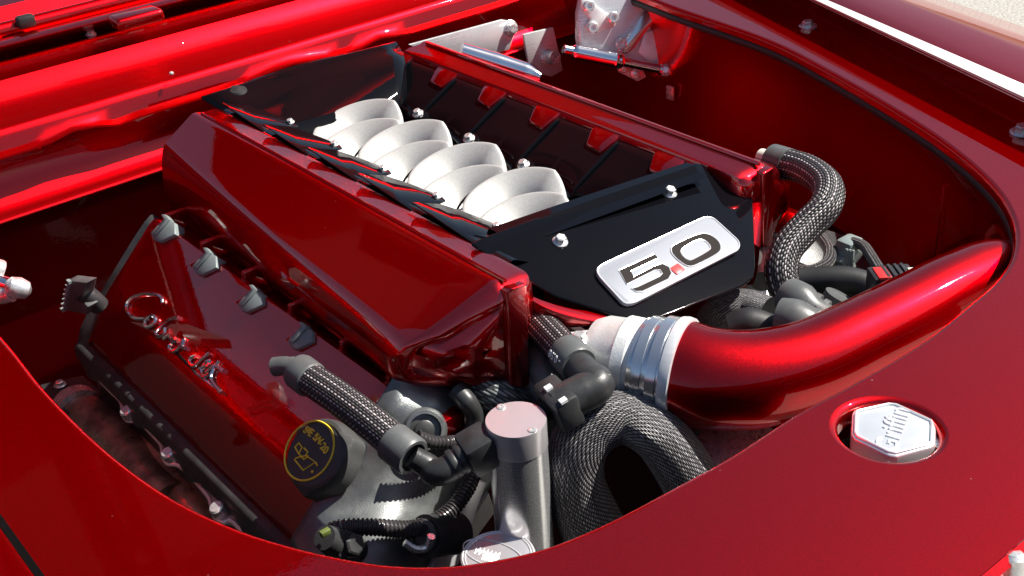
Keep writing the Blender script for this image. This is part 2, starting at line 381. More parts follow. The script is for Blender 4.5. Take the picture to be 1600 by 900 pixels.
loft("cowl_panel", [[np.array([x, .556 + .0012 * math.sin(x * 13), lipz(x) - .004]) for x in lx], [np.array([x, .553 + .0012 * math.sin(x * 13), lipz(x)]) for x in lx], [np.array([x, .566, lipz(x) + .004]) for x in lx],
     xr(.571, -.006, n=lipn), xr(.574, .001, n=lipn), xr(.582, .0045, n=lipn), xr(.62, .015, n=lipn), xr(.62 + (yq - .62) * .5, ZC * .68, n=lipn), xr(yq - .012, ZC, n=lipn), xr(yq, ZC - .003, n=lipn), xr(yq + .004, ZC - .03, n=lipn)], PAINT, car, ang=50)
y1 = yv(0, 112, ZC - .004); tube("weatherstrip", [(-1, y1, ZC - .010), (0, y1, ZC - .010), (.9, y1, ZC - .010)], .011, RUB, car, k=6, seg=12)
ya = yv(0, 103, .055); yb = yv(0, 92, .052); yc = yv(0, 70, .078); yd = yv(0, 52, .085); ye = yv(0, 40, .095)
loft("cowl_ledge", [xr(ya - .002, .02), xr(ya, .054), xr(ya + .006, .057), xr(yb, .050), xr(yb + .012, .050), xr(yc - .010, .077), xr(yc, .080), xr(yd, .077), xr(ye, .065), xr(ye + .05, .066), xr(ye + .08, .10), xr(ye + .3, .12)], PAINT, car, ang=40)
tube("cowl_tube", [(-1, ye + .026, .080), (0, ye + .026, .080), (.9, ye + .026, .080)], .012, PAINT, car, k=6, seg=16)
bp = U(212, 24, .082); box("raised_block", (bp[0], bp[1], .078), (.075, .040, .018), PAINT, car, bevel=.006, seg=3)
p = U(142, 54, .055); hexbolt("bolt", p, (0, -.2, 1), .006, STEEL, car)
p = U(40, 33, .09); box("wiper_stop", p, (.026, .018, .018), RUB, car, bevel=.004)
# raised bonnet on its lifting hinges, clear of the cowl
hy0, hz0, hy1, hz1 = .98, .36, .62, 1.02
hn = unit((0, -(hz1 - hz0), (hy1 - hy0)))
hp = [np.array([-.70, hy0, hz0]), np.array([.74, hy0, hz0]), np.array([.72, hy1, hz1]), np.array([-.68, hy1, hz1])]
prism("hood", hp, -hn * .02, PAINT, car, bevel=.006)
for xx in (-.38, .0, .38):
    prism("hood_rib", [np.array([xx - .05, hy0 + .05, hz0 + .13]), np.array([xx + .05, hy0 + .05, hz0 + .13]), np.array([xx + .05, hy1 - .05, hz1 - .13]), np.array([xx - .05, hy1 - .05, hz1 - .13])], hn * .018, PAINT, car, bevel=.006)

for q in ((1262, 42), (1597, 207)):
    b = U(q[0], q[1], -.006); hexbolt("bolt", b, (-.1, 0, 1), .0085, STEEL, car, washer=1.7)
for q in ((268, 115), (305, 74), (434, 36)):
    b = U(q[0], q[1], .018); lathe("plug", [(.0035, 0), (.003, .002), (.0, .003)], b, (0, -.3, 1), STEEL, car, seg=10)
# small aluminium tag on the inner wing
b = UX(1047, 145, .585); box("alignment_tab", b, (.004, .016, .024), STEEL, car, bevel=.001)
b = UX(1245, 209, .56); lathe("plug", [(.008, 0), (.006, .004), (0, .005)], b, (-1, 0, .1), PAINT, car, seg=14)

# ================================================================== INTAKE MANIFOLD SHELLS
man = thing("intake_manifold", "candy red intake manifold shell with two long raised sides around a black trough", "intake manifold", (0, .09, -.13))
def side_shell(s):
    qa = np.linspace(0, math.pi / 2, 8)[1:]; ys = list(np.linspace(.432, -.227, 14)) + [-.227 - .022 * math.sin(a) for a in qa] + [-.249] * 5
    ins = [0] * 14 + [.020 * (1 - math.cos(a)) for a in qa] + [.020] * 5; shr = [1.] * 21 + [.85, .65, .45, .25, .08]
    rows = []
    for y, q, sh_ in zip(ys, ins, shr):
        t = (.432 - y) / .68; xo = .246 + .044 * t; zo = -.028 - .021 * t; zb = .030 * t
        sec = [(.150, -.060), (.154, -.012), (.157, -.004), (.166, -.0015), (.186, -.001), (.192, .0015), (.198, .0015), (.203, -.001), (xo - .006 - .016 * t, zo + .0035 + .009 * t), (xo - .002 - .005 * t, zo + .001 + .002 * t), (xo + .002, zo - .003), (xo + .006 + .001 * t, zo - .010 - .006 * t), (xo + .0115, zo - .032), (xo + .015, -.090 + zb), (xo + .0155, -.108 + zb), (xo + .0115, -.122 + zb), (xo, -.129 + zb), (.20, -.126)]
        c = np.array([.215, -.06]); r = []
        for x, z in sec:
            d = np.array([x, z]) - c; dl = np.linalg.norm(d); d = d * max(.15, 1 - q / dl) * sh_; x = c[0] + d[0] if sh_ < 1 else x
            cut = max(0, (x - .235)) * .75 * max(0, min(1, (-y - .10) / .14)) ** 1.5
            r.append(np.array([s * (c[0] + d[0]), y + cut, c[1] + d[1]]))
        rows.append(r)
    o = loft("side_shell", rows, PAINTG, man, closed_u=True, caps=True, ang=46, bevel=0)
    # end flange rib and its step
    prism("end_flange", [(s * .176, -.246, .0005), (s * .196, -.246, .0015), (s * .199, -.240, -.002), (s * .205, -.243, -.118), (s * .182, -.247, -.118)][::int(s)], (0, -.012, 0), PAINTG, man, bevel=.003, seg=3)
    # seam bead under the round-over and the clip tabs
    tube("seam_bead", [(s * .190, .42, .002), (s * .190, .1, .002), (s * .190, -.24, .002)], .0022, PAINTG, man, k=4, seg=8)
    return o
SH = [side_shell(-1), side_shell(1)]
# bridge under the black plate
PL0 = np.array([0, -.160, .003]); ta = math.radians(20); PN = np.array([0, -math.sin(ta), math.cos(ta)])
def PP(px, py, off=0.): return UP(px, py, PL0 + PN * off, PN)
for s, pts in ((-1, [(792, 452), (818, 462), (860, 482), (910, 496), (962, 502)]), (1, [(1178, 268), (1186, 300), (1188, 340), (1184, 385)])):
    top = [PP(*p, -.004) for p in pts]; n = len(top)
    hs = [.052, .042, .026, .013, .003] if s < 0 else [.03, .04, .05, .05]
    loft("bridge_wall", [[p + np.array([0, .014, .004]) for p in top], top, [p + np.array([0, -.003, -.004]) for p in top], [p - np.array([0, -.004, h]) for p, h in zip(top, hs)], [p - np.array([0, -.03, h + .004]) for p, h in zip(top, hs)]], PAINTG, man, kv=3, ku=4, ang=60)
# blocks along the inner edge of the right shell
for i in range(6):
    ya_ = .404 - .113 * i + .004
    prism("tuck_block", [(.126, ya_ + .004, -.0205), (.158, ya_ + .000, -.0060), (.158, ya_ + .050, -.0060), (.148, ya_ + .048, -.0105), (.128, ya_ + .036, -.0195)], (.006, 0, -.016), PAINTG, man, bevel=.003, seg=2)
for yb_ in (.36, .25, .14, .03, -.08, -.17):
    box("runner_rib", (-.282, yb_, -.118), (.034, .008, .05), PAINTG, man, bevel=.003)
box("runner_skirt", (-.268, .09, -.145), (.03, .66, .04), PAINTG, man, bevel=.005)

# ================================================================== TROUGH LINER (gloss black)
tr = thing("trough_liner", "gloss black trough liner with fins between the two red manifold sides", "engine trim", (0, .13, -.1))
ny = 111; ysr = np.linspace(.432, -.205, ny)
def scal(y): return abs(math.sin(math.pi * (y - .065) / .113))      # 1 mid-panel, 0 at a fin
def liner(s):
    rows = []
    for y in ysr:
        k = scal(y); b = 0.
        rows.append([(s * .160, y, -.013), (s * .150, y, -.0125 + b * .3), (s * .140, y, -.018 + b), (s * .105, y, -.036 + b * 1.1), (s * .075, y, -.052 + b), (s * (.062 + .012 * k), y, -.062), (s * (.058 + .012 * k), y, -.10)])
    return loft("side_panel", rows, BLACK, tr, ang=55)
liner(1)
for i in range(6):
    y = .404 - .113 * i + .0005
    tube("fin", [(.147, y, -.0135), (.138, y, -.017), (.105, y, -.034), (.078, y, -.049), (.066, y, -.060)], [.0022, .0030, .0026, .0020, .0012], BLACK, tr, k=4, seg=10)
# the left side: a stepped row of overlapping black leaves
rows = []
for y in ysr: rows.append([(-.163, y, -.014), (-.158, y, -.004), (-.150, y, -.003), (-.130, y, -.014), (-.115, y, -.026), (-.110, y, -.10)])
loft("side_panel", rows, BLACK, tr, ang=55)
for i in range(6):
    y = .385 - .1135 * i; lz = lambda x, yy: .0025 - (x + .157) * .34 + (yy - y) * .10
    P_ = [(-.158, y + .035), (-.124, y + .028), (-.112, y + .012), (-.098, y - .016), (-.088, y - .036), (-.092, y - .050), (-.104, y - .056), (-.122, y - .062), (-.158, y - .074)]
    prism("leaf", [(x, yy, lz(x, yy)) for x, yy in P_ if yy > -.215], (0, 0, .0025), BLACK, tr, bevel=.001)
    if i < 5: hexbolt("screw", (-.098, y - .040, lz(-.098, y - .040) + .0025), (-.2, 0, 1), .0045, STEEL, tr, washer=1.4)
for q in ((653, 178), (733, 217), (818, 258)):
    c = U(q[0], q[1], -.040)
    lathe("screw_pad", [(.014, -.03), (.014, -.004), (.012, 0), (0, .0005)], c, (-.35, 0, 1), BLACK, tr, seg=20)
    hexbolt("screw", c, (-.35, 0, 1), .0058, STEEL, tr)
# rear panel, rising to the cowl
loft("rear_panel", [[(-.165, .470, .006), (0, .470, .010), (.160, .468, -.002)], [(-.168, .462, .009), (0, .462, .008), (.160, .460, .004)], [(-.166, .450, .005), (0, .450, .003), (.158, .448, .000)], [(-.150, .40, -.012), (0, .395, -.016), (.135, .40, -.006)], [(-.118, .345, -.042), (0, .335, -.048), (.10, .35, -.04)], [(-.11, .335, -.10), (0, .33, -.10), (.09, .34, -.10)]], BLACK, tr, ku=5, kv=4, wall=.003)
pr = U(372, 146, .0); lathe("grommet", [(.016, -.012), (.017, .0), (.012, .007), (0, .009)], pr, (0, -.2, 1), RUB, tr, seg=20)
# front bar of the trough
def PB(px, py, z): return U(px, py, z)
loft("front_bar", [[(-.130, -.130, -.06), (.0, -.150, -.06), (.135, -.170, -.06)], [(-.130, -.134, -.004), (.0, -.154, -.002), (.135, -.174, -.002)], [(-.130, -.138, .002), (.0, -.158, .004), (.135, -.178, .004)], [(-.130, -.154, .002), (.0, -.172, .004), (.135, -.190, .004)], [(-.130, -.162, -.004), (.0, -.178, -.003), (.135, -.196, -.003)], [(-.13, -.18, -.006), (.0, -.196, -.005), (.135, -.21, -.005)]], BLACK, tr, ku=6, ang=30)

# ================================================================== HORNS
def horn_mesh(name, r, o, axis):
    prof = [(.30, -.95), (.30, -.72), (.36, -.52), (.50, -.30), (.68, -.15), (.84, -.055), (.93, -.015), (.985, .012), (1.02, .018), (1.045, .004), (1.05, -.03), (1.035, -.075), (.98, -.13), (.80, -.26), (.60, -.45), (.45, -.70), (.42, -.95)]
    x, y, a = frame(axis, (1, 0, 0)); seg = 72; vs = []; fs = []
    for (p, h) in prof:
        for j in range(seg):
            t = 2 * math.pi * j / seg; fr = max(0, -math.sin(t)); k = (1 - .30 * fr ** 1.4); dr = -.85 * fr ** 1.05 * max(0, (p - .3) / .75)
            vs.append(V3(o) + r * (a * (h + dr) + p * k * (math.cos(t) * x + math.sin(t) * y)))
    n = len(prof)
    for i in range(n - 1):
        for j in range(seg): fs.append((i * seg + j, i * seg + (j + 1) % seg, (i + 1) * seg + (j + 1) % seg, (i + 1) * seg + j))
    return mk(name, vs, fs, HORN, None, ang=80)
ORD = ["first", "second", "third", "last"]
proto = horn_mesh("intake_horn", .063, (0, 0, 0), (-.20, .04, .97)); p0 = V3(proto.location)
far = [(-.020, .297 - .1145 * i, -.030) for i in range(4)]
near = [(-.046, .247 - .1145 * i, -.036) for i in range(4)]
for x_, y_, z_ in far:
    tube("cutout_rim", [(x_ + .074 * math.cos(t), y_ + .074 * math.sin(t), z_ - .012 + .014 * math.cos(t)) for t in np.linspace(-.35, 2.6, 26)], .0016, BLACK, tr, raw=True, seg=8)
for k, (row, sc, ttl) in enumerate(((far, 1., "far"), (near, .95, "near"))):
    for i, c in enumerate(row):
        o = proto if (k == 0 and i == 0) else proto.copy()
        if o is not proto: COL.objects.link(o)
        o.scale = (sc, sc, sc); o.location = [float(v) for v in (V3(c) + p0 * sc)]
        lab = {"far": "large silver intake horn beside the right black fins, %s from the cowl", "near": "low silver intake horn by the left black leaves, %s from the cowl"}[ttl] % ORD[i]
        tag(o, lab, "intake horn", "silver intake horns in the black trough")

# ================================================================== COVER PLATE WITH BADGE
cp = thing("cover_plate", "gloss black front cover plate with a silver 5.0 badge", "cover plate", PP(960, 400))
plo = [(735, 384), (760, 372), (1062, 264), (1085, 258), (1100, 261), (1150, 280), (1166, 292), (1175, 315), (1179, 420), (1176, 436), (1160, 449), (1025, 502), (1005, 507), (985, 504), (870, 468), (845, 455), (760, 402)]
prism("plate", [PP(*p, -.004) for p in plo], PN * .004, BLACK, cp, bevel=.0018, seg=3)
# two raised creases running off the rear bar
for a, b in (((742, 392), (1010, 280)), ((845, 372), (905, 338))):
    tube("crease", [PP(*a, -.0005), PP((a[0] + b[0]) / 2, (a[1] + b[1]) / 2, -.0005), PP(*b, -.0005)], .0008, BLACK, cp, k=3, seg=8)
for q in ((875, 378), (1046, 302)):
    hexbolt("bolt", PP(*q, .0), PN, .0062, STEEL, cp, washer=1.4, h=.006)
Z3 = lambda X, Y, off: PP(900 + X / 4.5, 320 + Y / 4.5, off)
bpt = [(132, 478), (170, 445), (895, 108), (955, 108), (1145, 282), (1140, 335), (395, 716), (328, 718), (150, 525)]
bpl = [Z3(*p, .0) for p in bpt]
def rnd(pts, k=.18, n=4):
    out = []; m = len(pts)
    for i in range(m):
        a, b, c = pts[i - 1], pts[i], pts[(i + 1) % m]; u_ = b + (a - b) * min(.5, .006 / max(1e-6, np.linalg.norm(a - b))); v_ = b + (c - b) * min(.5, .006 / max(1e-6, np.linalg.norm(c - b)))
        for t in np.linspace(0, 1, n): out.append((1 - t) ** 2 * u_ + 2 * t * (1 - t) * b + t * t * v_)
    return out
bdg = prism("badge", rnd(bpl), PN * .005, SILV, cp, bevel=.0012)
ro = rnd(bpl); cb = sum(ro) / len(ro)
tube("rim", [cb + (p - cb) * .992 + PN * .0050 for p in ro], .0009, BRIGHT, bdg, raw=True, closed=True, seg=8)
five = [(300, 462), (548, 348), (577, 380), (385, 470), (402, 508), (545, 432), (605, 415), (655, 440), (672, 485), (650, 525), (470, 612), (420, 612), (388, 592), (430, 578), (585, 505), (605, 485), (590, 460), (555, 462), (355, 562)]
f5 = [Z3(*p, .0050) for p in five]
prism("digit", f5, PN * .0006, DIG, bdg, smooth=False)
tube("digit_edge", [p + PN * .0003 for p in f5], .00085, BRIGHT, bdg, raw=True, closed=True, seg=6)
zo = cat([Z3(*p, .0050) for p in [(668, 325), (690, 282), (850, 210), (925, 207), (990, 245), (1018, 295), (995, 345), (850, 422), (790, 434), (735, 405), (690, 365)]], 4, True)
zi = cat([Z3(*p, .0050) for p in [(738, 325), (765, 296), (850, 252), (895, 250), (925, 270), (942, 295), (930, 322), (820, 384), (785, 386), (758, 368), (742, 346)]], 4, True)
n = len(zo)
vs = [p + PN * .0006 for p in zo + zi] + zo + zi
fs = [(i, (i + 1) % n, n + (i + 1) % n, n + i) for i in range(n)] + [(i, 2 * n + i, 2 * n + (i + 1) % n, (i + 1) % n) for i in range(n)] + [(n + i, n + (i + 1) % n, 3 * n + (i + 1) % n, 3 * n + i) for i in range(n)]
mk("digit", vs, fs, DIG, bdg, smooth=False)
for L in (zo, zi): tube("digit_edge", [p + PN * .0003 for p in L], .00085, BRIGHT, bdg, raw=True, closed=True, seg=6)
prism("decimal_point", [Z3(*p, .0050) for p in [(658, 450), (715, 415), (765, 458), (710, 494)]], PN * .0012, simple("badge_red", (.75, .06, .06), 0, .35), bdg, bevel=.0003)

# ================================================================== VALVE COVER
vc = thing("valve_cover", "candy red valve cover with chrome script lettering at the left of the engine", "valve cover", (-.38, .1, -.25))
A0, B0 = np.array([-.306, 0, -.100]), np.array([-.398, 0, -.186]); VN = unit((-(A0[2] - B0[2]), 0, (A0[0] - B0[0]))); VN = VN if VN[2] > 0 else -VN
def VP(px, py, off=0.): return UP(px, py, A0 + VN * off, VN)
def vrow(y, q=0.):
    sec = [(-.286, -.150), (-.290, -.112), (-.296, -.102), (-.305, -.099), (-.312, -.104), (-.350, -.140), (-.388, -.176), (-.398, -.187), (-.406, -.198), (-.424, -.228), (-.431, -.242), (-.431, -.252), (-.40, -.255)]
    c = np.array([-.355, -.19]); return [np.array([c[0] + (x - c[0]) * (1 - q), y, c[1] + (z - c[1]) * (1 - q)]) for x, z in sec]
loft("cover_body", [vrow(.372, .16), vrow(.376, .05), vrow(.372, .012), vrow(.362, 0), vrow(.1), vrow(-.160), vrow(-.178, .01), vrow(-.186, .05), vrow(-.186, .14)], PAINTG, vc, closed_u=True, caps=True, ang=48)
# gasket rail with its wavy skirt
gy = np.linspace(.392, -.20, 90)
def wob(y): return .010 * max(0, math.sin(2 * math.pi * (y - .02) / .145)) ** 2
loft("gasket_rail", [[(-.428, y, -.244) for y in gy], [(-.441, y, -.243) for y in gy], [(-.446, y, -.248) for y in gy], [(-.447 - .3 * wob(y), y, -.266 - wob(y)) for y in gy], [(-.43, y, -.275) for y in gy]], PLAS, vc, ang=50)
loft("rear_rail", [[(-.300, .372, -.110), (-.314, .372, -.114), (-.402, .372, -.198), (-.438, .372, -.248)], [(-.294, .388, -.106), (-.314, .388, -.107), (-.406, .388, -.196), (-.447, .388, -.250)], [(-.294, .392, -.13), (-.33, .392, -.14), (-.42, .392, -.21), (-.447, .392, -.262)]], PLAS, vc, ku=4)
# grey clips on the upper edge
ADN = unit(B0 - A0)
for ox, oy in ((0, 0), (65, 52), (137, 110), (215, 168)):
    Q = lambda pts, off: [VP(x + ox, y + oy, off) for x, y in pts]
    prism("clip", Q([(251, 373), (273, 349), (289, 357), (290, 375), (265, 387), (257, 384)], -.012), VN * .018, CLIPM, vc, bevel=.0016, seg=2)
    prism("clip_hook", Q([(263, 341), (269, 341), (276, 349), (254, 374), (249, 371), (268, 350)], -.004), VN * .0125, CLIPM, vc, bevel=.0008)
    prism("clip_pocket", Q([(236, 365), (259, 353), (264, 356), (249, 371), (243, 371)], -.004), VN * .0065, PAINTG, vc, bevel=.0012)
# script
def script(pts, r=.0026, off=.0028): return tube("script_stroke", [VP(x, y, off) for x, y in pts], r, SCRIPT, scr, k=6, seg=8)
scr = mk("script_lettering", [VP(272, 552, .001), VP(305, 585, .001), VP(333, 606, .001), VP(335, 603, .001), VP(308, 581, .001), VP(276, 549, .001)], [(0, 1, 4, 5), (1, 2, 3, 4)], SCRIPT, vc, wall=.003)
for st in ([(254, 474), (253, 466), (243, 460), (225, 459), (208, 464), (198, 476), (199, 488), (210, 497), (226, 498)],
           [(226, 498), (238, 493), (244, 499), (239, 508), (229, 511), (227, 503), (234, 497)],
           [(279, 496), (265, 499), (251, 510), (243, 521), (248, 526), (257, 521), (258, 513)],
           [(256, 530), (264, 524), (268, 531), (274, 529)], [(278, 533), (268, 536), (264, 546), (273, 548), (283, 539), (288, 531), (285, 542), (290, 544)],
           [(327, 552), (314, 563), (305, 571), (298, 569), (297, 561), (306, 556)],
           [(312, 577), (322, 573), (328, 565), (322, 566), (315, 577), (318, 588), (328, 584)],
           [(343, 564), (334, 577), (330, 590), (336, 601), (346, 614)], [(322, 582), (336, 572), (349, 580)]):
    script(st)

# cylinder head edge, exhaust and dark bay parts
hd = thing("cylinder_head", "cast cylinder head edge with scalloped bolt ears below the red valve cover", "cylinder head", (-.44, .1, -.33))
sc_px = [(150, 585), (172, 608), (190, 626), (193, 645), (201, 656), (214, 655), (224, 662), (252, 692), (255, 708), (262, 722), (278, 725), (292, 735), (325, 772), (332, 790), (338, 808), (350, 815), (362, 812), (378, 826), (420, 862), (470, 905)]
scp = cat([U(x, y, -.275) for x, y in sc_px], 4)
loft("ear_flange", [[p + np.array([.05, 0, .004]) for p in scp], scp, [p - np.array([0, 0, .004]) for p in scp], [p + np.array([.03, 0, -.03]) for p in scp]], CASTB, hd, ang=60)
tube("ear_edge", [p + np.array([-.001, 0, -.001]) for p in scp], .0028, CASTB, hd, raw=True, seg=8)
loft("head_wall", [[(-.436, y, -.27) for y in (.39, .1, -.22)], [(-.43, y, -.33) for y in (.39, .1, -.22)], [(-.38, y, -.42) for y in (.39, .1, -.22)]], PLAS, hd)
for q in ((205, 650), (270, 716), (346, 802)):
    lathe("ear_bolt", [(.009, 0), (.009, .012), (.007, .014), (0, .014)], U(q[0], q[1], -.273), (-.4, 0, 1), STEEL, hd, seg=20)
ex = thing("exhaust_manifold", "heat stained exhaust header tubes below the valve cover", "exhaust", (-.5, .1, -.4))
tube("header_pipe", [U(110, 640, -.36), U(150, 665, -.355), U(200, 715, -.36), U(270, 790, -.37)], .034, EXH, ex, seg=24)
tube("header_pipe", [U(240, 660, -.36), U(255, 710, -.355), U(290, 780, -.37), U(330, 830, -.40)], .028, EXH, ex, seg=24)
tube("band", [U(118, 640, -.355), U(128, 649, -.353)], .037, STEEL, ex, k=2, seg=24)
bb = thing("relay_box", "black box with a small screw deep beside the left inner wing", "relay box", U(90, 610, -.36))
prism("case", [U(60, 600, -.33), U(130, 585, -.33), U(175, 625, -.33), U(100, 650, -.33)], (0, 0, -.08), PLAS, bb, bevel=.004)
hexbolt("screw", U(94, 602, -.329), (0, 0, 1), .006, STEEL, bb)
# side connector clip at the rear left of the valve cover
cc = thing("hose_clip", "grey ribbed plastic clip sticking out left of the valve cover", "clip", UX(125, 465, -.46))
cc0 = lambda x, y, dx=0: UX(x, y, -.455 + dx)
prism("clip_body", [cc0(105, 438), cc0(135, 442), cc0(128, 470), cc0(137, 480), cc0(134, 492), cc0(98, 485)], (.016, .004, 0), GREYP, cc, bevel=.002)
tube("spigot", [cc0(128, 455, .005), cc0(142, 465, .012), cc0(156, 478, .02)], .012, PLAS, cc, k=3, seg=16)
for i in range(7):
    t = i / 6; p = cc0(108 - 10 * t, 440 + 44 * t, -.002); box("rib", p, (.004, .008, .0035), CLIPM, cc)

# ================================================================== TIMING COVER
tc = thing("timing_cover", "grey cast timing cover at the front of the engine", "engine cover", U(600, 760, -.3))
YT = lambda px, py, y: UY(px, py, y)
G = [[(-.285, -.185, -.075), (-.26, -.185, -.09), (-.22, -.185, -.12), (-.18, -.19, -.14), (-.13, -.19, -.15)],
     [YT(593, 622, -.187), YT(625, 622, -.205), YT(690, 618, -.215), YT(750, 640, -.225), YT(800, 650, -.22)],
     [YT(562, 670, -.187), YT(615, 668, -.215), YT(690, 665, -.232), YT(748, 700, -.235), YT(790, 705, -.23)],
     [YT(528, 724, -.188), YT(590, 725, -.215), YT(665, 720, -.230), YT(728, 745, -.238), YT(772, 752, -.235)],
     [YT(496, 772, -.189), YT(560, 785, -.222), YT(636, 778, -.242), YT(706, 790, -.246), YT(746, 790, -.24)],
     [YT(474, 808, -.190), YT(530, 840, -.235), YT(606, 835, -.26), YT(680, 842, -.262), YT(722, 842, -.25)],
     [YT(452, 845, -.192), YT(505, 905, -.245), YT(590, 915, -.28), YT(655, 915, -.28), YT(705, 900, -.26)]]
loft("casting", G, CAST, tc, ku=6, kv=6, ang=80, wall=.006)
lathe("boss", [(.026, -.02), (.023, .0), (.020, .003), (.0165, .003), (.0155, -.003), (0, -.003)], YT(664, 672, -.232), (-.3, -.75, .55), CAST, tc, seg=28)
lathe("plug", [(.011, -.006), (.010, .000), (.008, .001), (0, .001)], YT(664, 672, -.232), (-.3, -.75, .55), PLAS, tc, seg=24)
lathe("oil_filler_neck", [(.024, -.02), (.025, .0), (.025, .010)], VP(500, 722, .0), VN, PLAS, tc, seg=28)

# ================================================================== OIL FILLER CAP
oc = thing("oil_filler_cap", "black oil filler cap with yellow oil can symbol", "oil cap", VP(492, 712, .012))
KN = unit(VN + np.array([.02, -.10, .04])); oc0 = VP(497, 711, .030); kx = unit(np.array([0, 1., 0]) - KN * KN[1]); ky = np.cross(KN, kx)
rr = 60 / pxm(oc0)
lathe("cap_body", [(.8 * rr, -.024), (1.0 * rr, -.022), (1.02 * rr, -.006), (.99 * rr, .000), (.94 * rr, .004), (.86 * rr, .0052), (.84 * rr, .0045), (0, .0045)], oc0, KN, CAPP, oc, seg=96, lobe=lambda t, h: 1 + (.11 * max(0, math.cos(3 * t + .5)) ** 4 if h < .002 else 0), ref=kx)
fc = oc0 + KN * .0050
ring_r = rr * .80
def KP(px, py): return UP(px, py, fc, KN)
ecx = KP(483, 704)
ring = [ecx + ring_r * 1.0 * (math.cos(t) * kx + math.sin(t) * ky) for t in np.linspace(0, 2 * math.pi, 64, endpoint=False)]
tube("yellow_ring", ring, .0011, YEL, oc, raw=True, closed=True, seg=6)
tx = unit(KP(512, 700) - KP(480, 670)); ty = np.cross(KN, tx)
for i, ch in enumerate("SAE 5W-20"):
    if ch == ' ': continue
    t = i / 8; p = KP(478 + 31 * t, 672 + 32 * t + 5 * math.sin(t * 3.1) * -1)
    text("letter", ch, p, tx, ty, .0108, YEL, oc, ext=.0004, bold=.00035)
for st in ([(461, 699), (467, 692), (472, 699), (467, 709), (475, 718), (482, 712)], [(467, 709), (461, 699)], [(460, 718), (474, 735), (493, 722), (478, 712), (462, 716)], [(493, 722), (496, 728)], [(475, 700), (481, 706), (478, 712)]):
    tube("oil_can_line", [KP(*p) for p in st], .0009, YEL, oc, raw=True, seg=6)
lathe("oil_drop", [(.0016, 0), (.0012, .0008), (0, .001)], KP(488, 737), KN, YEL, oc, seg=12)

# ================================================================== BREATHER HOSE (left)
def axisbox(a, b): return unit(V3(b) - V3(a))
bh = thing("breather_hose", "braided black breather hose running from the valve cover to the aluminium catch can", "hose", U(550, 650, -.09))
h0, h1 = U(478, 588, -.075), U(634, 706, -.095)
rh = 27 / pxm((h0 + h1) / 2)
tube("braided_sleeve", [h0, h0 + (h1 - h0) * .33 + np.array([0, 0, .004]), h0 + (h1 - h0) * .66 + np.array([0, 0, .004]), h1], rh, BRA, bh, k=10, seg=32)
ah = axisbox(h0, h1)
lathe("end_collar", [(rh * .55, -.030), (rh * .62, -.022), (rh * 1.05, -.018), (rh * 1.12, -.014), (rh * 1.12, .004), (rh * 1.02, .006)], h0 + ah * .004, ah, GREYP, bh, seg=32)
tube("spigot", [h0 - ah * .018, h0 - ah * .030 + np.array([-.004, 0, -.002]), h0 - ah * .040 + np.array([-.010, 0, -.006])], .010, GREYP, bh, k=3, seg=16)
lathe("end_collar", [(rh * 1.02, -.020), (rh * 1.16, -.018), (rh * 1.16, .008), (rh * 1.05, .011), (rh * .86, .011), (rh * .86, .004)], h1, ah, GREYP, bh, seg=36)
e0, e1, e2, e3 = h1 + ah * .008, U(678, 738, -.110), U(700, 730, -.104), U(752, 700, -.094)
re = 19 / pxm(e1)
tube("elbow_fitting", [e0, U(668, 728, -.108), e1, U(695, 735, -.107), U(722, 718, -.100), e3], [re * .95, re * 1.05, re * 1.12, re * 1.15, re * 1.15, re * 1.1], PLAS, bh, k=7, seg=24)
ae = axisbox(e2, e3)
for t, sc in ((.18, 1.22), (.42, 1.26), (.55, 1.2)): lathe("moulded_ring", [(re * sc, -.003), (re * (sc + .05), -.002), (re * (sc + .05), .002), (re * sc, .003)], e2 + (e3 - e2) * t, ae, PLAS, bh, seg=28)
box("lock_tab", e2 + (e3 - e2) * .93 + np.array([0, 0, .0]), (.030, .036, .034), PLAS, bh, ax=(ae, unit(np.cross([0, 0, 1], ae)), np.cross(ae, unit(np.cross([0, 0, 1], ae)))), bevel=.004)
wl = e2 + (e3 - e2) * .78; tube("white_band", [wl - ae * .005, wl + ae * .005], re * 1.30, WHT, bh, k=2, seg=28)

# ================================================================== CATCH CAN
c0 = U(806, 655, -.070); rc = 48.5 / pxm(c0)
can = thing("catch_can", "polished aluminium catch can with a flat screwed lid", "catch can", (c0[0], c0[1], -.42))
lathe("can_body", [(rc * .985, -.34), (rc * .985, -.030), (rc * .97, -.0285)], c0, (0, 0, 1), POL, can, seg=64)
lid = lathe("lid", [(rc * .97, -.029), (rc, -.028), (rc, -.0015), (rc * .985, 0), (0, .0002)], c0, (0, 0, 1), LID, can, seg=64)
for q in ((783, 636), (832, 672)): lathe("lid_screw", [(.0042, 0), (.004, .001), (.0016, .0012), (.0012, .0005), (0, .0005)], U(q[0], q[1], -.0698), (0, 0, 1), STEEL, lid, seg=14)
lathe("mount_band", [(rc * 1.03, -.24), (rc * 1.05, -.238), (rc * 1.05, -.19), (rc * 1.03, -.188)], c0, (0, 0, 1), ALU, can, seg=48)
def barb(a, b, r):
    d = unit(b - a); L = np.linalg.norm(b - a); pr = []
    for i in range(9): h = L * i / 9; pr += [(r * .86, h), (r, h + L * .03), (r, h + L * .06), (r * .86, h + L * .09)]
    lathe("threaded_barb", pr, a, d, RUB, can, seg=20)
barb(U(752, 701, -.094), U(776, 690, -.094), .0115); barb(U(838, 648, -.084), U(868, 630, -.074), .0115)

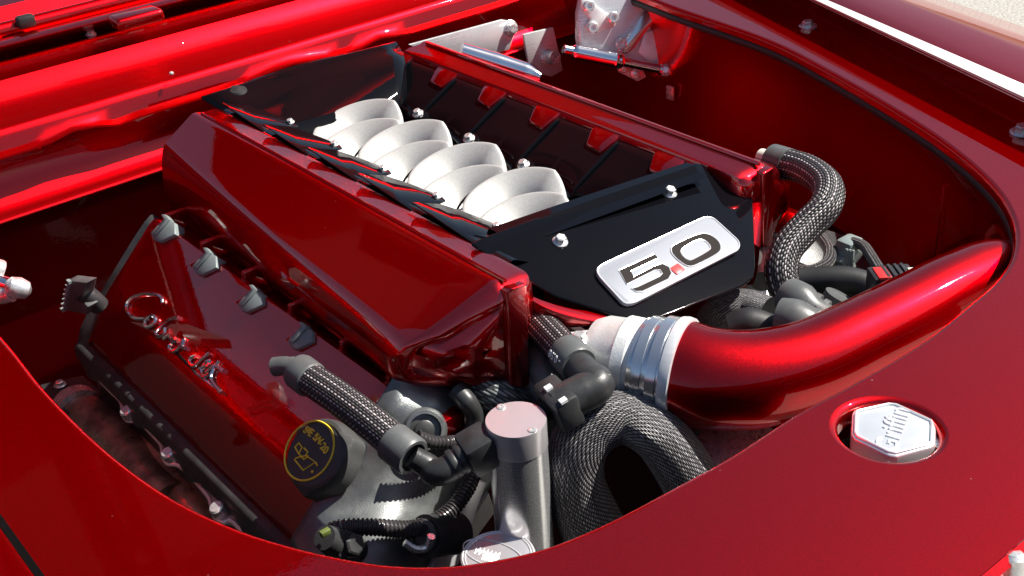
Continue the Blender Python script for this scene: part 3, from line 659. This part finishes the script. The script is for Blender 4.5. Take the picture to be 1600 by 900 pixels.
# ================================================================== UPPER BREATHER HOSE
uh = thing("upper_breather_hose", "short braided hose with grey elbow coming out under the red manifold front", "hose", U(880, 560, -.09))
h0, h1 = U(838, 500, -.062), U(896, 562, -.058); rh2 = 27 / pxm(h1)
ah = axisbox(h0, h1)
tube("braided_sleeve", [h0 - ah * .03, h0, (h0 + h1) / 2, h1], rh2, BRA, uh, k=8, seg=32)
lathe("end_collar", [(rh2 * 1.02, -.018), (rh2 * 1.16, -.016), (rh2 * 1.16, .010), (rh2 * 1.05, .013), (rh2 * .84, .013), (rh2 * .84, .004)], h1, ah, GREYP, uh, seg=36)
tube("elbow_fitting", [h1 + ah * .006, U(918, 588, -.060), U(934, 600, -.062), U(915, 612, -.066), U(880, 630, -.072), U(866, 638, -.074)], [.015, .0165, .017, .019, .019, .018], PLAS, uh, k=7, seg=24)
ae = axisbox(U(920, 605, -.064), U(866, 638, -.074)); ay = unit(np.cross([0, 0, 1], ae))
box("lock_tab", U(874, 630, -.073), (.026, .048, .036), PLAS, uh, ax=(ae, ay, np.cross(ae, ay)), bevel=.005)
for q in ((857, 606), (880, 626)): box("tab_window", U(q[0], q[1], -.055), (.007, .006, .003), WHT, uh, ax=(ae, ay, np.cross(ae, ay)))
dv = CAM - h1; dv = unit(dv - ah * (dv @ ah)); dv = unit(dv * .8 + np.cross(ah, dv) * .6 * (1 if np.cross(ah, dv)[0] < 0 else -1))
tux = unit(U(868, 573, -.05) - U(890, 588, -.05)); tux = unit(tux - dv * (tux @ dv))
text("size_mark", "- 0.58", h1 + dv * rh2 * 1.17 - ah * .003, tux, np.cross(dv, tux), .011, WHT, uh, ext=.0004)

# plain and corrugated lines behind the catch can
gh = tag(tube("coolant_hose", [U(815, 500, -.12), U(828, 540, -.105), U(850, 580, -.105), U(866, 620, -.125), U(868, 660, -.17)], .0155, GRUB, None, k=8, seg=24), "plain grey rubber hose passing beside the short braided hose", "hose")
cg = tag(tube("corrugated_conduit", [U(812, 545, -.13) + (U(846, 650, -.16) - U(812, 545, -.13)) * t for t in np.linspace(0, 1, 81)], [.0095 + .0022 * math.sin(i * 1.6) for i in range(81)], PLAS, None, raw=True, seg=16), "thin corrugated black conduit just behind the catch can lid", "conduit")
mh = tag(tube("mesh_hose", [U(690, 585, -.15), U(740, 600, -.125), U(790, 625, -.13), U(830, 660, -.17)], .021, BRC, None, k=10, seg=28), "silver mesh covered hose tucked under the red manifold corner", "hose")

# ================================================================== RADIATOR HOSE
rp = [(965, 890, -.30), (921, 815, -.220), (897, 754, -.168), (902, 702, -.130), (930, 666, -.110), (975, 652, -.104), (1022, 674, -.114), (1056, 714, -.140), (1092, 772, -.185), (1140, 845, -.26)]
P = [U(*q) for q in rp]; rr_ = [52, 51, 49, 47, 45, 43, 43, 45, 47, 48]; rr_ = [a / pxm(q) for a, q in zip(rr_, P)]
tag(tube("radiator_hose", P, rr_, BRB, None, k=14, seg=56), "thick grey braided radiator hose arching in a tight loop", "hose")

# ================================================================== THROTTLE BODY, COUPLER, INTAKE TUBE
tp = [(1062, 582, -.082), (1110, 592, -.082), (1180, 592, -.082), (1262, 572, -.078), (1345, 533, -.070), (1425, 493, -.064), (1495, 458, -.060), (1560, 436, -.060)]
T = [U(*q) for q in tp]; T += [T[-1] + np.array([.022, -.045, -.010]), T[-1] + np.array([.024, -.12, -.04])]
tr_ = [84, 81, 78, 73, 68, 66, 65, 63, 58, 54]; tr_ = [a / pxm(q) for a, q in zip(tr_, T)]
it = thing("intake_tube", "candy red intake tube sweeping right under the front panel", "intake tube", T[3])
tube("tube_body", T, tr_, PAINT, it, k=10, seg=64)
a0 = axisbox(T[0], T[1])
lathe("bead_edge", [(tr_[0] * .98, -.006), (tr_[0] * 1.045, -.005), (tr_[0] * 1.06, .000), (tr_[0] * 1.045, .005), (tr_[0] * .99, .006)], T[0], a0, ALU, it, seg=64)
cl = thing("hose_coupler", "silver coupler with screw clamps between throttle body and red tube", "coupler", T[0] - a0 * .03)
r0 = tr_[0]
lathe("coupler_sleeve", [(r0 * .80, -.040), (r0 * .92, -.039), (r0 * .94, -.026), (r0 * .985, -.012), (r0 * .995, -.006), (r0 * .9, -.005)], T[0], a0, COUP, cl, seg=56)
for h, rr0 in ((-.013, 1.0), (-.029, .945)):
    lathe("clamp_band", [(r0 * rr0 * .97, h - .0048), (r0 * rr0 * 1.02, h - .0048), (r0 * rr0 * 1.02, h + .0048), (r0 * rr0 * .97, h + .0048)], T[0], a0, COUP, cl, seg=56)
x_, y_, z_ = frame(a0)
tb = thing("throttle_body", "bright cast aluminium throttle body between manifold and coupler", "throttle body", T[0] - a0 * .08)
lathe("bore", [(r0 * .70, -.092), (r0 * .80, -.080), (r0 * .82, -.062), (r0 * .88, -.058), (r0 * .88, -.046), (r0 * .84, -.044), (r0 * .84, -.038)], T[0], a0, CASTB, tb, seg=48)
q0 = U(945, 560, -.085)
box("housing", q0 + np.array([-.00, .045, -.055]), (.10, .08, .09), CASTB, tb, ax=(a0, unit(np.cross([0, 0, 1], a0)), np.cross(a0, unit(np.cross([0, 0, 1], a0)))), bevel=.014, seg=3)
tube("pivot_shaft", [U(885, 535, -.070), U(930, 530, -.066), U(985, 530, -.062)], .010, CASTB, tb, k=3, seg=16)
for q in ((955, 524), (905, 532)): hexbolt("bolt", U(q[0], q[1], -.054), (0, 0, 1), .007, STEEL, tb)
# V band below the tube
vb = thing("hose_clamp", "slotted steel hose clamp below the red tube", "clamp", U(1150, 715, -.17))
lathe("band", [(.036, -.012), (.050, -.010), (.050, .010), (.040, .012), (0, .012)], U(1160, 725, -.165), (-.1, -.3, 1), STEEL, vb, seg=48)
for i in range(14):
    t = 2.6 + i * .11; x, y, a = frame((-.1, -.3, 1)); p = U(1160, 725, -.165) + .0505 * (math.cos(t) * x + math.sin(t) * y); box("slot", p, (.0015, .003, .014), PLAS, vb, ax=(math.cos(t) * x + math.sin(t) * y, -math.sin(t) * x + math.cos(t) * y, a))

# ================================================================== RIGHT SIDE HOSES AND PLUGS
sh = thing("vacuum_hose", "braided black hose curving in an S behind the right end of the manifold", "hose", U(1280, 320, -.08))
sp = [(1222, 254, -.030), (1262, 266, -.026), (1292, 290, -.026), (1290, 322, -.034), (1258, 356, -.050), (1228, 392, -.066), (1220, 430, -.085), (1234, 470, -.11)]
P = [U(*q) for q in sp]; rs = 25.5 / pxm(P[3])
tube("braided_sleeve", P, rs, BRA, sh, k=10, seg=32)
a_ = axisbox(P[1], P[0])
tube("end_collar", [P[0] - a_ * .012, P[0] + a_ * .004, P[0] + a_ * .016], rs * 1.06, GREYP, sh, k=3, seg=28)
tube("pale_tip", [P[0] + a_ * .012, P[0] + a_ * .036], .010, CREAM, sh, k=2, seg=14)
s2 = thing("braided_link_hose", "short silver braided hose bending behind the black plate corner", "hose", U(1170, 480, -.1))
tube("braided_sleeve", [U(1112, 500, -.13), U(1135, 483, -.105), U(1165, 478, -.10), U(1200, 490, -.10)], .019, BRB, s2, k=10, seg=28)
def plug(name, label, pts, rads, mat=GREYP, catg="connector", rings=()):
    t = thing(name, label, catg, pts[len(pts) // 2])
    tube("plug_body", pts, rads, mat, t, k=6, seg=24)
    a = axisbox(pts[0], pts[-1])
    for f, r in rings:
        c = pts[0] + (pts[-1] - pts[0]) * f; lathe("moulded_ring", [(r * .9, -.004), (r, -.003), (r, .003), (r * .9, .004)], c, a, mat, t, seg=24)
    return t
plug("quick_connector", "grey domed quick connector on the right, the upper of two", [U(1232, 462, -.075), U(1250, 472, -.075), U(1268, 486, -.08), U(1300, 500, -.09)], [.020, .021, .017, .013], GREYP, rings=((.55, .0185), (.75, .017)))
plug("quick_connector", "grey domed quick connector on the right, lower one touching the red tube", [U(1218, 495, -.070), U(1240, 500, -.070), U(1262, 510, -.075), U(1300, 522, -.09)], [.020, .022, .021, .015], GREYP, rings=((.6, .0225),))
plug("dark_elbow", "smooth dark rubber elbow lying between link hose and red tube", [U(1140, 512, -.09), U(1170, 505, -.085), U(1210, 515, -.09)], [.014, .017, .015], RUB, "elbow")
plug("grey_sensor", "small grey cylindrical sensor standing behind the red tube", [U(1288, 505, -.12), U(1300, 482, -.10), U(1312, 462, -.085)], [.017, .017, .0165], GREYP, "sensor")
t = plug("injector_plug", "grey injector plug with clear ribs next to the right inner wing", [U(1303, 440, -.12), U(1315, 412, -.105), U(1327, 388, -.09)], [.014, .013, .017], CLIPM, rings=((.55, .0155),))
box("plug_cap", U(1327, 388, -.088), (.026, .022, .026), CLIPM, t, bevel=.004)
for k_ in range(3): box("rib", U(1322 + 5 * k_, 402 + k_, -.083), (.003, .003, .022), CLIPM, t, bevel=.0008)
tag(tube("wire_loom", [U(1333, 378, -.080), U(1350, 385, -.075), U(1362, 402, -.075), U(1376, 424, -.08)], .0062, BRA, None, k=8, seg=14), "thin braided wire from injector plug to the red topped connector", "wire")
tag(tube("vent_tube", [U(1250, 440, -.095), U(1300, 437, -.09), U(1335, 440, -.09), U(1360, 452, -.095), U(1368, 480, -.11)], .0155, RUB, None, k=8, seg=22), "black rubber vent tube lying across the right rear of the red tube", "hose")
tag(tube("loop_loom", [U(1283, 372, -.10), U(1296, 392, -.09), U(1292, 412, -.09), U(1268, 424, -.09), U(1244, 422, -.095)], .0075, BRA, None, k=8, seg=16), "small braided loop of wire loom under the S shaped hose", "wire")
rt = thing("wire_connector", "black wire connector with a red locking tab behind the red tube", "connector", U(1390, 437, -.07))
ax1 = axisbox(U(1365, 440, -.07), U(1420, 435, -.07)); ay1 = unit(np.cross([0, 0, 1], ax1)); az1 = np.cross(ax1, ay1)
box("connector_body", U(1392, 440, -.072), (.046, .030, .026), PLAS, rt, ax=(ax1, ay1, az1), bevel=.003)
for k_ in (-.010, -.003, .004, .011): box("rib", U(1396, 440, -.072) + ax1 * k_ + az1 * .0135, (.003, .026, .003), PLAS, rt, ax=(ax1, ay1, az1))
box("lock_tab", U(1378, 428, -.060), (.014, .024, .005), REDP, rt, ax=(ax1, ay1, az1), bevel=.001)
lathe("pale_pin", [(.006, 0), (.006, .010), (.004, .014), (0, .015)], U(1418, 427, -.062), ax1, CREAM, rt, seg=14)
rvc = thing("right_cylinder_bank", "dark grey cylinder bank below the S shaped braided hose", "cylinder bank", (.3, 0, -.25))
loft("bank_cover", [[(.27, y, -.13) for y in (.38, .1, -.22)], [(.305, y, -.11) for y in (.38, .1, -.24)], [(.40, y, -.19) for y in (.38, .1, -.26)], [(.44, y, -.25) for y in (.38, .1, -.26)]], PAINT, rvc, kv=4)
loft("bank_front", [[(.22, -.24, -.10), (.28, -.25, -.11), (.34, -.26, -.14)], [(.20, -.30, -.16), (.27, -.32, -.17), (.35, -.32, -.20)], [(.18, -.36, -.30), (.27, -.38, -.32), (.36, -.38, -.34)]], PLAS, rvc, ku=5, kv=5)
fh = thing("front_housing", "bright cast water pump housing glimpsed under the black plate", "pump housing", U(1180, 440, -.16))
loft("housing_face", [[U(1130, 400, -.13), U(1165, 392, -.125), U(1200, 390, -.13)], [U(1120, 450, -.14), U(1175, 442, -.138), U(1210, 436, -.145)], [U(1110, 500, -.17), U(1190, 495, -.16), U(1240, 490, -.17)]], CASTB, fh, ku=5, kv=5, wall=.01)
tube("rubber_boot", [U(1186, 385, -.115), U(1192, 410, -.110), U(1190, 440, -.115)], .014, GREYP, fh, seg=20)

def loom(name, pts, r, mat, pitch=.0042):
    P = cat(pts, 40); L = np.cumsum([0] + [np.linalg.norm(P[i + 1] - P[i]) for i in range(len(P) - 1)]); n = int(L[-1] / pitch * 6)
    Q = [np.array([np.interp(d, L, [p[k] for p in P]) for k in range(3)]) for d in np.linspace(0, L[-1], n)]
    return tube(name, Q, [r * (1 + .11 * math.sin(2 * math.pi * i / 6)) for i in range(n)], mat, None, raw=True, seg=14)
GLOOM = simple("loom_plastic", (.040, .036, .037), 0, .25, var=.2)
# ================================================================== LOOMS, SENSOR AND BRACKETS AT THE FRONT
tag(loom("front_wire_loom", [YT(512, 832, -.245), YT(540, 824, -.255), YT(590, 824, -.268), YT(645, 826, -.277), YT(695, 806, -.276), YT(727, 768, -.268), YT(740, 738, -.256)], .0082, GLOOM), "long ribbed wire loom sweeping across the grey timing cover", "wire")
tag(loom("upper_wire_loom", [YT(652, 682, -.248), YT(676, 691, -.254), YT(706, 691, -.256), YT(725, 688, -.25)], .0065, GLOOM), "short ribbed wire loom ending behind the black elbow", "wire")
tag(tube("taped_loom", [YT(712, 608, -.225), YT(730, 628, -.240), YT(742, 650, -.246), YT(738, 672, -.246), YT(732, 690, -.24)], [.010, .0105, .009, .009, .009], PLAS, None, k=10, seg=18), "taped black wire loom bending down beside the catch can lid", "wire")
cs = thing("cam_sensor", "black sensor plug at the lower left of the timing cover", "sensor", U(535, 850, -.25))
tube("sensor_plug", [YT(507, 840, -.262), YT(530, 850, -.258), YT(556, 860, -.245)], [.012, .0165, .016], PLAS, cs, k=5, seg=20)
hexbolt("sensor_nut", YT(545, 852, -.268), (.2, -.8, .5), .011, PLAS, cs)
box("wire_tab", YT(508, 832, -.268), (.010, .006, .006), simple("green_wire", (.10, .13, .03), 0, .5), cs, bevel=.001)
ls = thing("bracket_stub", "short black rubber stub with a metal hook below the long wire loom", "sensor", U(690, 845, -.24))
tube("stub", [YT(664, 838, -.285), YT(690, 836, -.282), YT(713, 833, -.278)], .0215, PLAS, ls, k=4, seg=26)
lathe("stub_face", [(.0165, 0), (.0165, .003), (.013, .004), (.013, .001), (0, .001)], YT(663, 838, -.285), axisbox(YT(690, 836, -.282), YT(664, 838, -.285)), GREYP, ls, seg=24)
tube("hook", [YT(632, 848, -.285), YT(650, 858, -.292), YT(668, 854, -.295), YT(674, 838, -.300)], .004, STEEL, ls, k=5, seg=8)
br = thing("front_bracket", "long bright aluminium bracket bar running down to the reservoir cap", "bracket", U(720, 820, -.25))
prism("bar", [YT(740, 748, -.248), YT(762, 752, -.248), YT(716, 884, -.276), YT(672, 895, -.280)], (0, .008, 0), ALU, br, bevel=.002)
prism("bar", [YT(764, 770, -.252), YT(774, 800, -.252), YT(730, 860, -.262), YT(716, 850, -.262)], (0, .006, 0), CREAM, br, bevel=.001)
# reservoir
rv = U(778, 868, -.190); rrv = 60 / pxm(rv)
rs_ = thing("reservoir", "aluminium reservoir with an engraved round cap at the bottom edge of the bay", "reservoir", (rv[0], rv[1], -.4))
lathe("tank_neck", [(rrv * .93, -.16), (rrv * .93, -.022)], rv, (0, 0, 1), ALU, rs_, seg=48)
rcap = lathe("cap", [(rrv * .96, -.024), (rrv, -.022), (rrv, -.003), (rrv * .97, 0), (0, .0003)], rv, (0, 0, 1), LID, rs_, seg=64)
for k_ in (.86, .93): tube("engraved_ring", [rv + np.array([rrv * k_ * math.cos(t), rrv * k_ * math.sin(t), .0002]) for t in np.linspace(0, 2 * math.pi, 72, endpoint=False)], .0008, BRIGHT, rcap, raw=True, closed=True, seg=6)
ex_ = unit(U(776, 872, -.19) - U(740, 858, -.19)); ey_ = np.cross([0, 0, 1], ex_)
oc_ = U(770, 866, -.19)
tube("engraved_oval", [oc_ + ex_ * .032 * math.cos(t) + ey_ * .016 * math.sin(t) + np.array([0, 0, .0006]) for t in np.linspace(0, 2 * math.pi, 48, endpoint=False)], .0007, BRIGHT, rcap, raw=True, closed=True, seg=6)
for k_, (a, b) in enumerate((((742, 858), (778, 868)), ((754, 868), (776, 874)))):
    A_, B_ = U(*a, -.1895), U(*b, -.1895); n_ = 12
    tube("engraved_mark", [A_ + (B_ - A_) * i / n_ + ey_ * .0035 * (-1) ** i for i in range(n_ + 1)], .0009, BRIGHT, rcap, raw=True, seg=6)

# ================================================================== RADIATOR CAP
rcx = U(1398, 668, -.006)
rc_ = thing("filler_cap", "hexagonal polished radiator cap set in a round hole of the red panel", "radiator cap", rcx - np.array([0, 0, .03]))
hx = [(1334, 640), (1388, 628), (1400, 629), (1461, 657), (1463, 664), (1462, 694), (1456, 698), (1400, 713), (1388, 711), (1334, 684), (1330, 678), (1331, 646)]
hxw = [U(x, y, -.004) for x, y in hx]
prism("cap_body", hxw, (0, 0, -.016), CAPM, rc_, bevel=.002, seg=3)
cxy = sum(hxw) / len(hxw)
tube("raised_rim", [cxy + (p - cxy) * .90 + np.array([0, 0, .0005]) for p in hxw], .0013, BRIGHT, rc_, raw=True, closed=True, seg=8)
gx = unit(U(1408, 640, 0) - U(1386, 700, 0)); gy_ = np.cross([0, 0, 1], gx)
text("cap_lettering", "Griffin", U(1396, 671, -.0035), gx, gy_, .0245, BRIGHT, rc_, ext=.0007, shear=.12)
lathe("filler_neck", [(.030, -.09), (.030, -.02)], cxy, (0, 0, 1), DARKB, rc_, seg=32)
box("release_tab", U(1468, 695, -.014), (.02, .03, .010), STEEL, rc_, bevel=.003)
# bright latch at the very front corner
fl = thing("front_latch", "bright chromed latch pin at the front corner below the red panel", "latch", U(1578, 892, -.02))
lathe("pin_head", [(.010, -.02), (.012, -.004), (.010, .003), (0, .006)], U(1570, 888, -.018), (-.2, -.3, 1), STEEL, fl, seg=24)
lathe("pin_head", [(.008, -.02), (.009, .004), (.006, .008), (0, .009)], U(1584, 880, -.010), (.2, .3, 1), STEEL, fl, seg=24)
box("pin_base", U(1586, 896, -.024), (.045, .03, .015), STEEL, fl, bevel=.005)

# ================================================================== FIREWALL BRACKETS
fb = thing("mounting_bracket", "triangular aluminium bracket bolted to the firewall behind the manifold", "bracket", UY(700, 70, .54))
y0 = .545
prism("bracket_plate", [UY(640, 70, y0), UY(785, 31, y0), UY(806, 34, y0), UY(806, 50, y0), UY(796, 78, y0), UY(700, 100, y0)], (0, .006, 0), ALU, fb, bevel=.0015)
hexbolt("bolt", UY(797, 44, y0), (-.1, -1, .2), .010, STEEL, fb)
f2 = thing("bolted_plate", "square aluminium plate with one large round bolt on the firewall", "bracket", UY(848, 85, .54))
y0 = .54
prism("plate", [UY(818, 54, y0), UY(865, 43, y0), UY(880, 110, y0), UY(862, 120, y0), UY(828, 112, y0)], (0, .006, 0), ALU, f2, bevel=.0015)
lathe("bolt", [(.0125, -.002), (.0125, .022), (.0115, .024), (0, .024)], UY(856, 90, y0), (-.05, -1, .25), STEEL, f2, seg=28)
lathe("washer", [(.015, 0), (.015, .003), (.0, .003)], UY(854, 88, y0), (-.05, -1, .25), STEEL, f2, seg=28)
bo = thing("polished_canister", "polished round ended canister behind the right manifold side", "canister", U(800, 95, -.02))
tube("canister_body", [UY(720, 80, .47), UY(775, 98, .44), UY(822, 113, .41), UY(845, 121, .39)], [.014, .017, .016, .008], CHROME, bo, k=8, seg=32)

# ================================================================== HOOD HINGE (right) AND STRUT END (left)
hg = thing("hood_hinge", "machined aluminium hood hinge with a chrome rod on the right inner wing", "hinge", UX(970, 100, .56))
HN = unit((-.36, -.90, .24)); H0 = UX(970, 100, .56)
def HP(x, y, d=0.): return UP(x, y, H0 + HN * d, HN)
prism("hinge_plate", [HP(*p) for p in [(905, -20), (897, 20), (897, 60), (903, 90), (960, 104), (1000, 104), (1058, 116), (1068, 100), (1050, 84), (1034, 66), (1026, 40), (1028, -20)]], HN * .022, ALU, hg, bevel=.006, seg=3)
prism("hinge_arm", [HP(*p, .021) for p in [(1045, -20), (1000, 20), (975, 60), (962, 72), (962, 82), (976, 84), (988, 74), (1012, 40), (1075, -20)]], HN * .014, COUP, hg, bevel=.004)
prism("hinge_arm", [HP(*p, .021) for p in [(905, -10), (945, 20), (962, 30), (958, 42), (945, 46), (922, 52), (912, 40), (920, 30), (905, 12)]], HN * .010, CASTB, hg, bevel=.003)
prism("hinge_web", [HP(*p, .021) for p in [(1005, 50), (1022, 45), (1045, 82), (1062, 98), (1050, 110), (1010, 96), (995, 82)]], HN * .006, CASTB, hg, bevel=.003)
for q in ((919, 9), (957, 27), (925, 43), (969, 68)):
    lathe("socket_screw", [(.0095, 0), (.010, .002), (.010, .006), (.008, .008), (.0045, .008), (.004, .004), (0, .004)], HP(q[0], q[1], .032), HN, STEEL, hg, seg=20)
R0, R1 = HP(885, 78, .045), HP(1040, 110, .045); ar = axisbox(R0, R1)
lathe("link_rod", [(.006, -.006), (.0085, -.004), (.0085, .010), (.0115, .013), (.0125, .018), (.0125, .085), (.0135, .087), (.0125, .091), (.0135, .095), (.0125, .100), (.008, .104), (.0075, .17), (.0095, .172), (.0095, .19), (.005, .195)], R0, ar, CHROME, hg, seg=28)
lathe("rod_end", [(.005, -.012), (.010, -.008), (.0115, 0), (.010, .008), (.005, .012)], R1, (-.6, -.6, .4), STEEL, hg, seg=24)
tube("pivot", [R1, HP(1060, 100, .012)], .008, STEEL, hg, k=3, seg=16)
for q in ((974, 105), (993, 115)): lathe("lower_screw", [(.010, 0), (.010, .005), (.006, .007), (0, .007)], HP(q[0], q[1], .006), HN, STEEL, hg, seg=20)
prism("lower_lug", [HP(960, 98, -.004), HP(1002, 106, -.004), HP(1008, 120, -.004), HP(995, 127, -.004), HP(965, 112, -.004)], HN * .006, ALU, hg, bevel=.002)
st = thing("support_strut", "chrome ball ended strut entering the bay at its left side", "strut", U(10, 450, -.03))
s0 = U(28, 450, -.04)
lathe("ball_end", [(.004, -.014), (.010, -.010), (.0125, 0), (.010, .010), (.004, .014)], s0, (-.7, .2, .5), STEEL, st, seg=24)
tube("strut_rod", [s0, U(-10, 436, -.03), U(-80, 405, .0)], .008, CHROME, st, k=4, seg=18)
tube("strut_rod", [U(18, 458, -.045), U(-10, 464, -.05), U(-60, 470, -.06)], .010, STEEL, st, k=4, seg=18)
lathe("strut_collar", [(.012, 0), (.013, .002), (.013, .012), (.010, .015)], U(4, 425, -.03), (-.7, .2, .5), STEEL, st, seg=20)
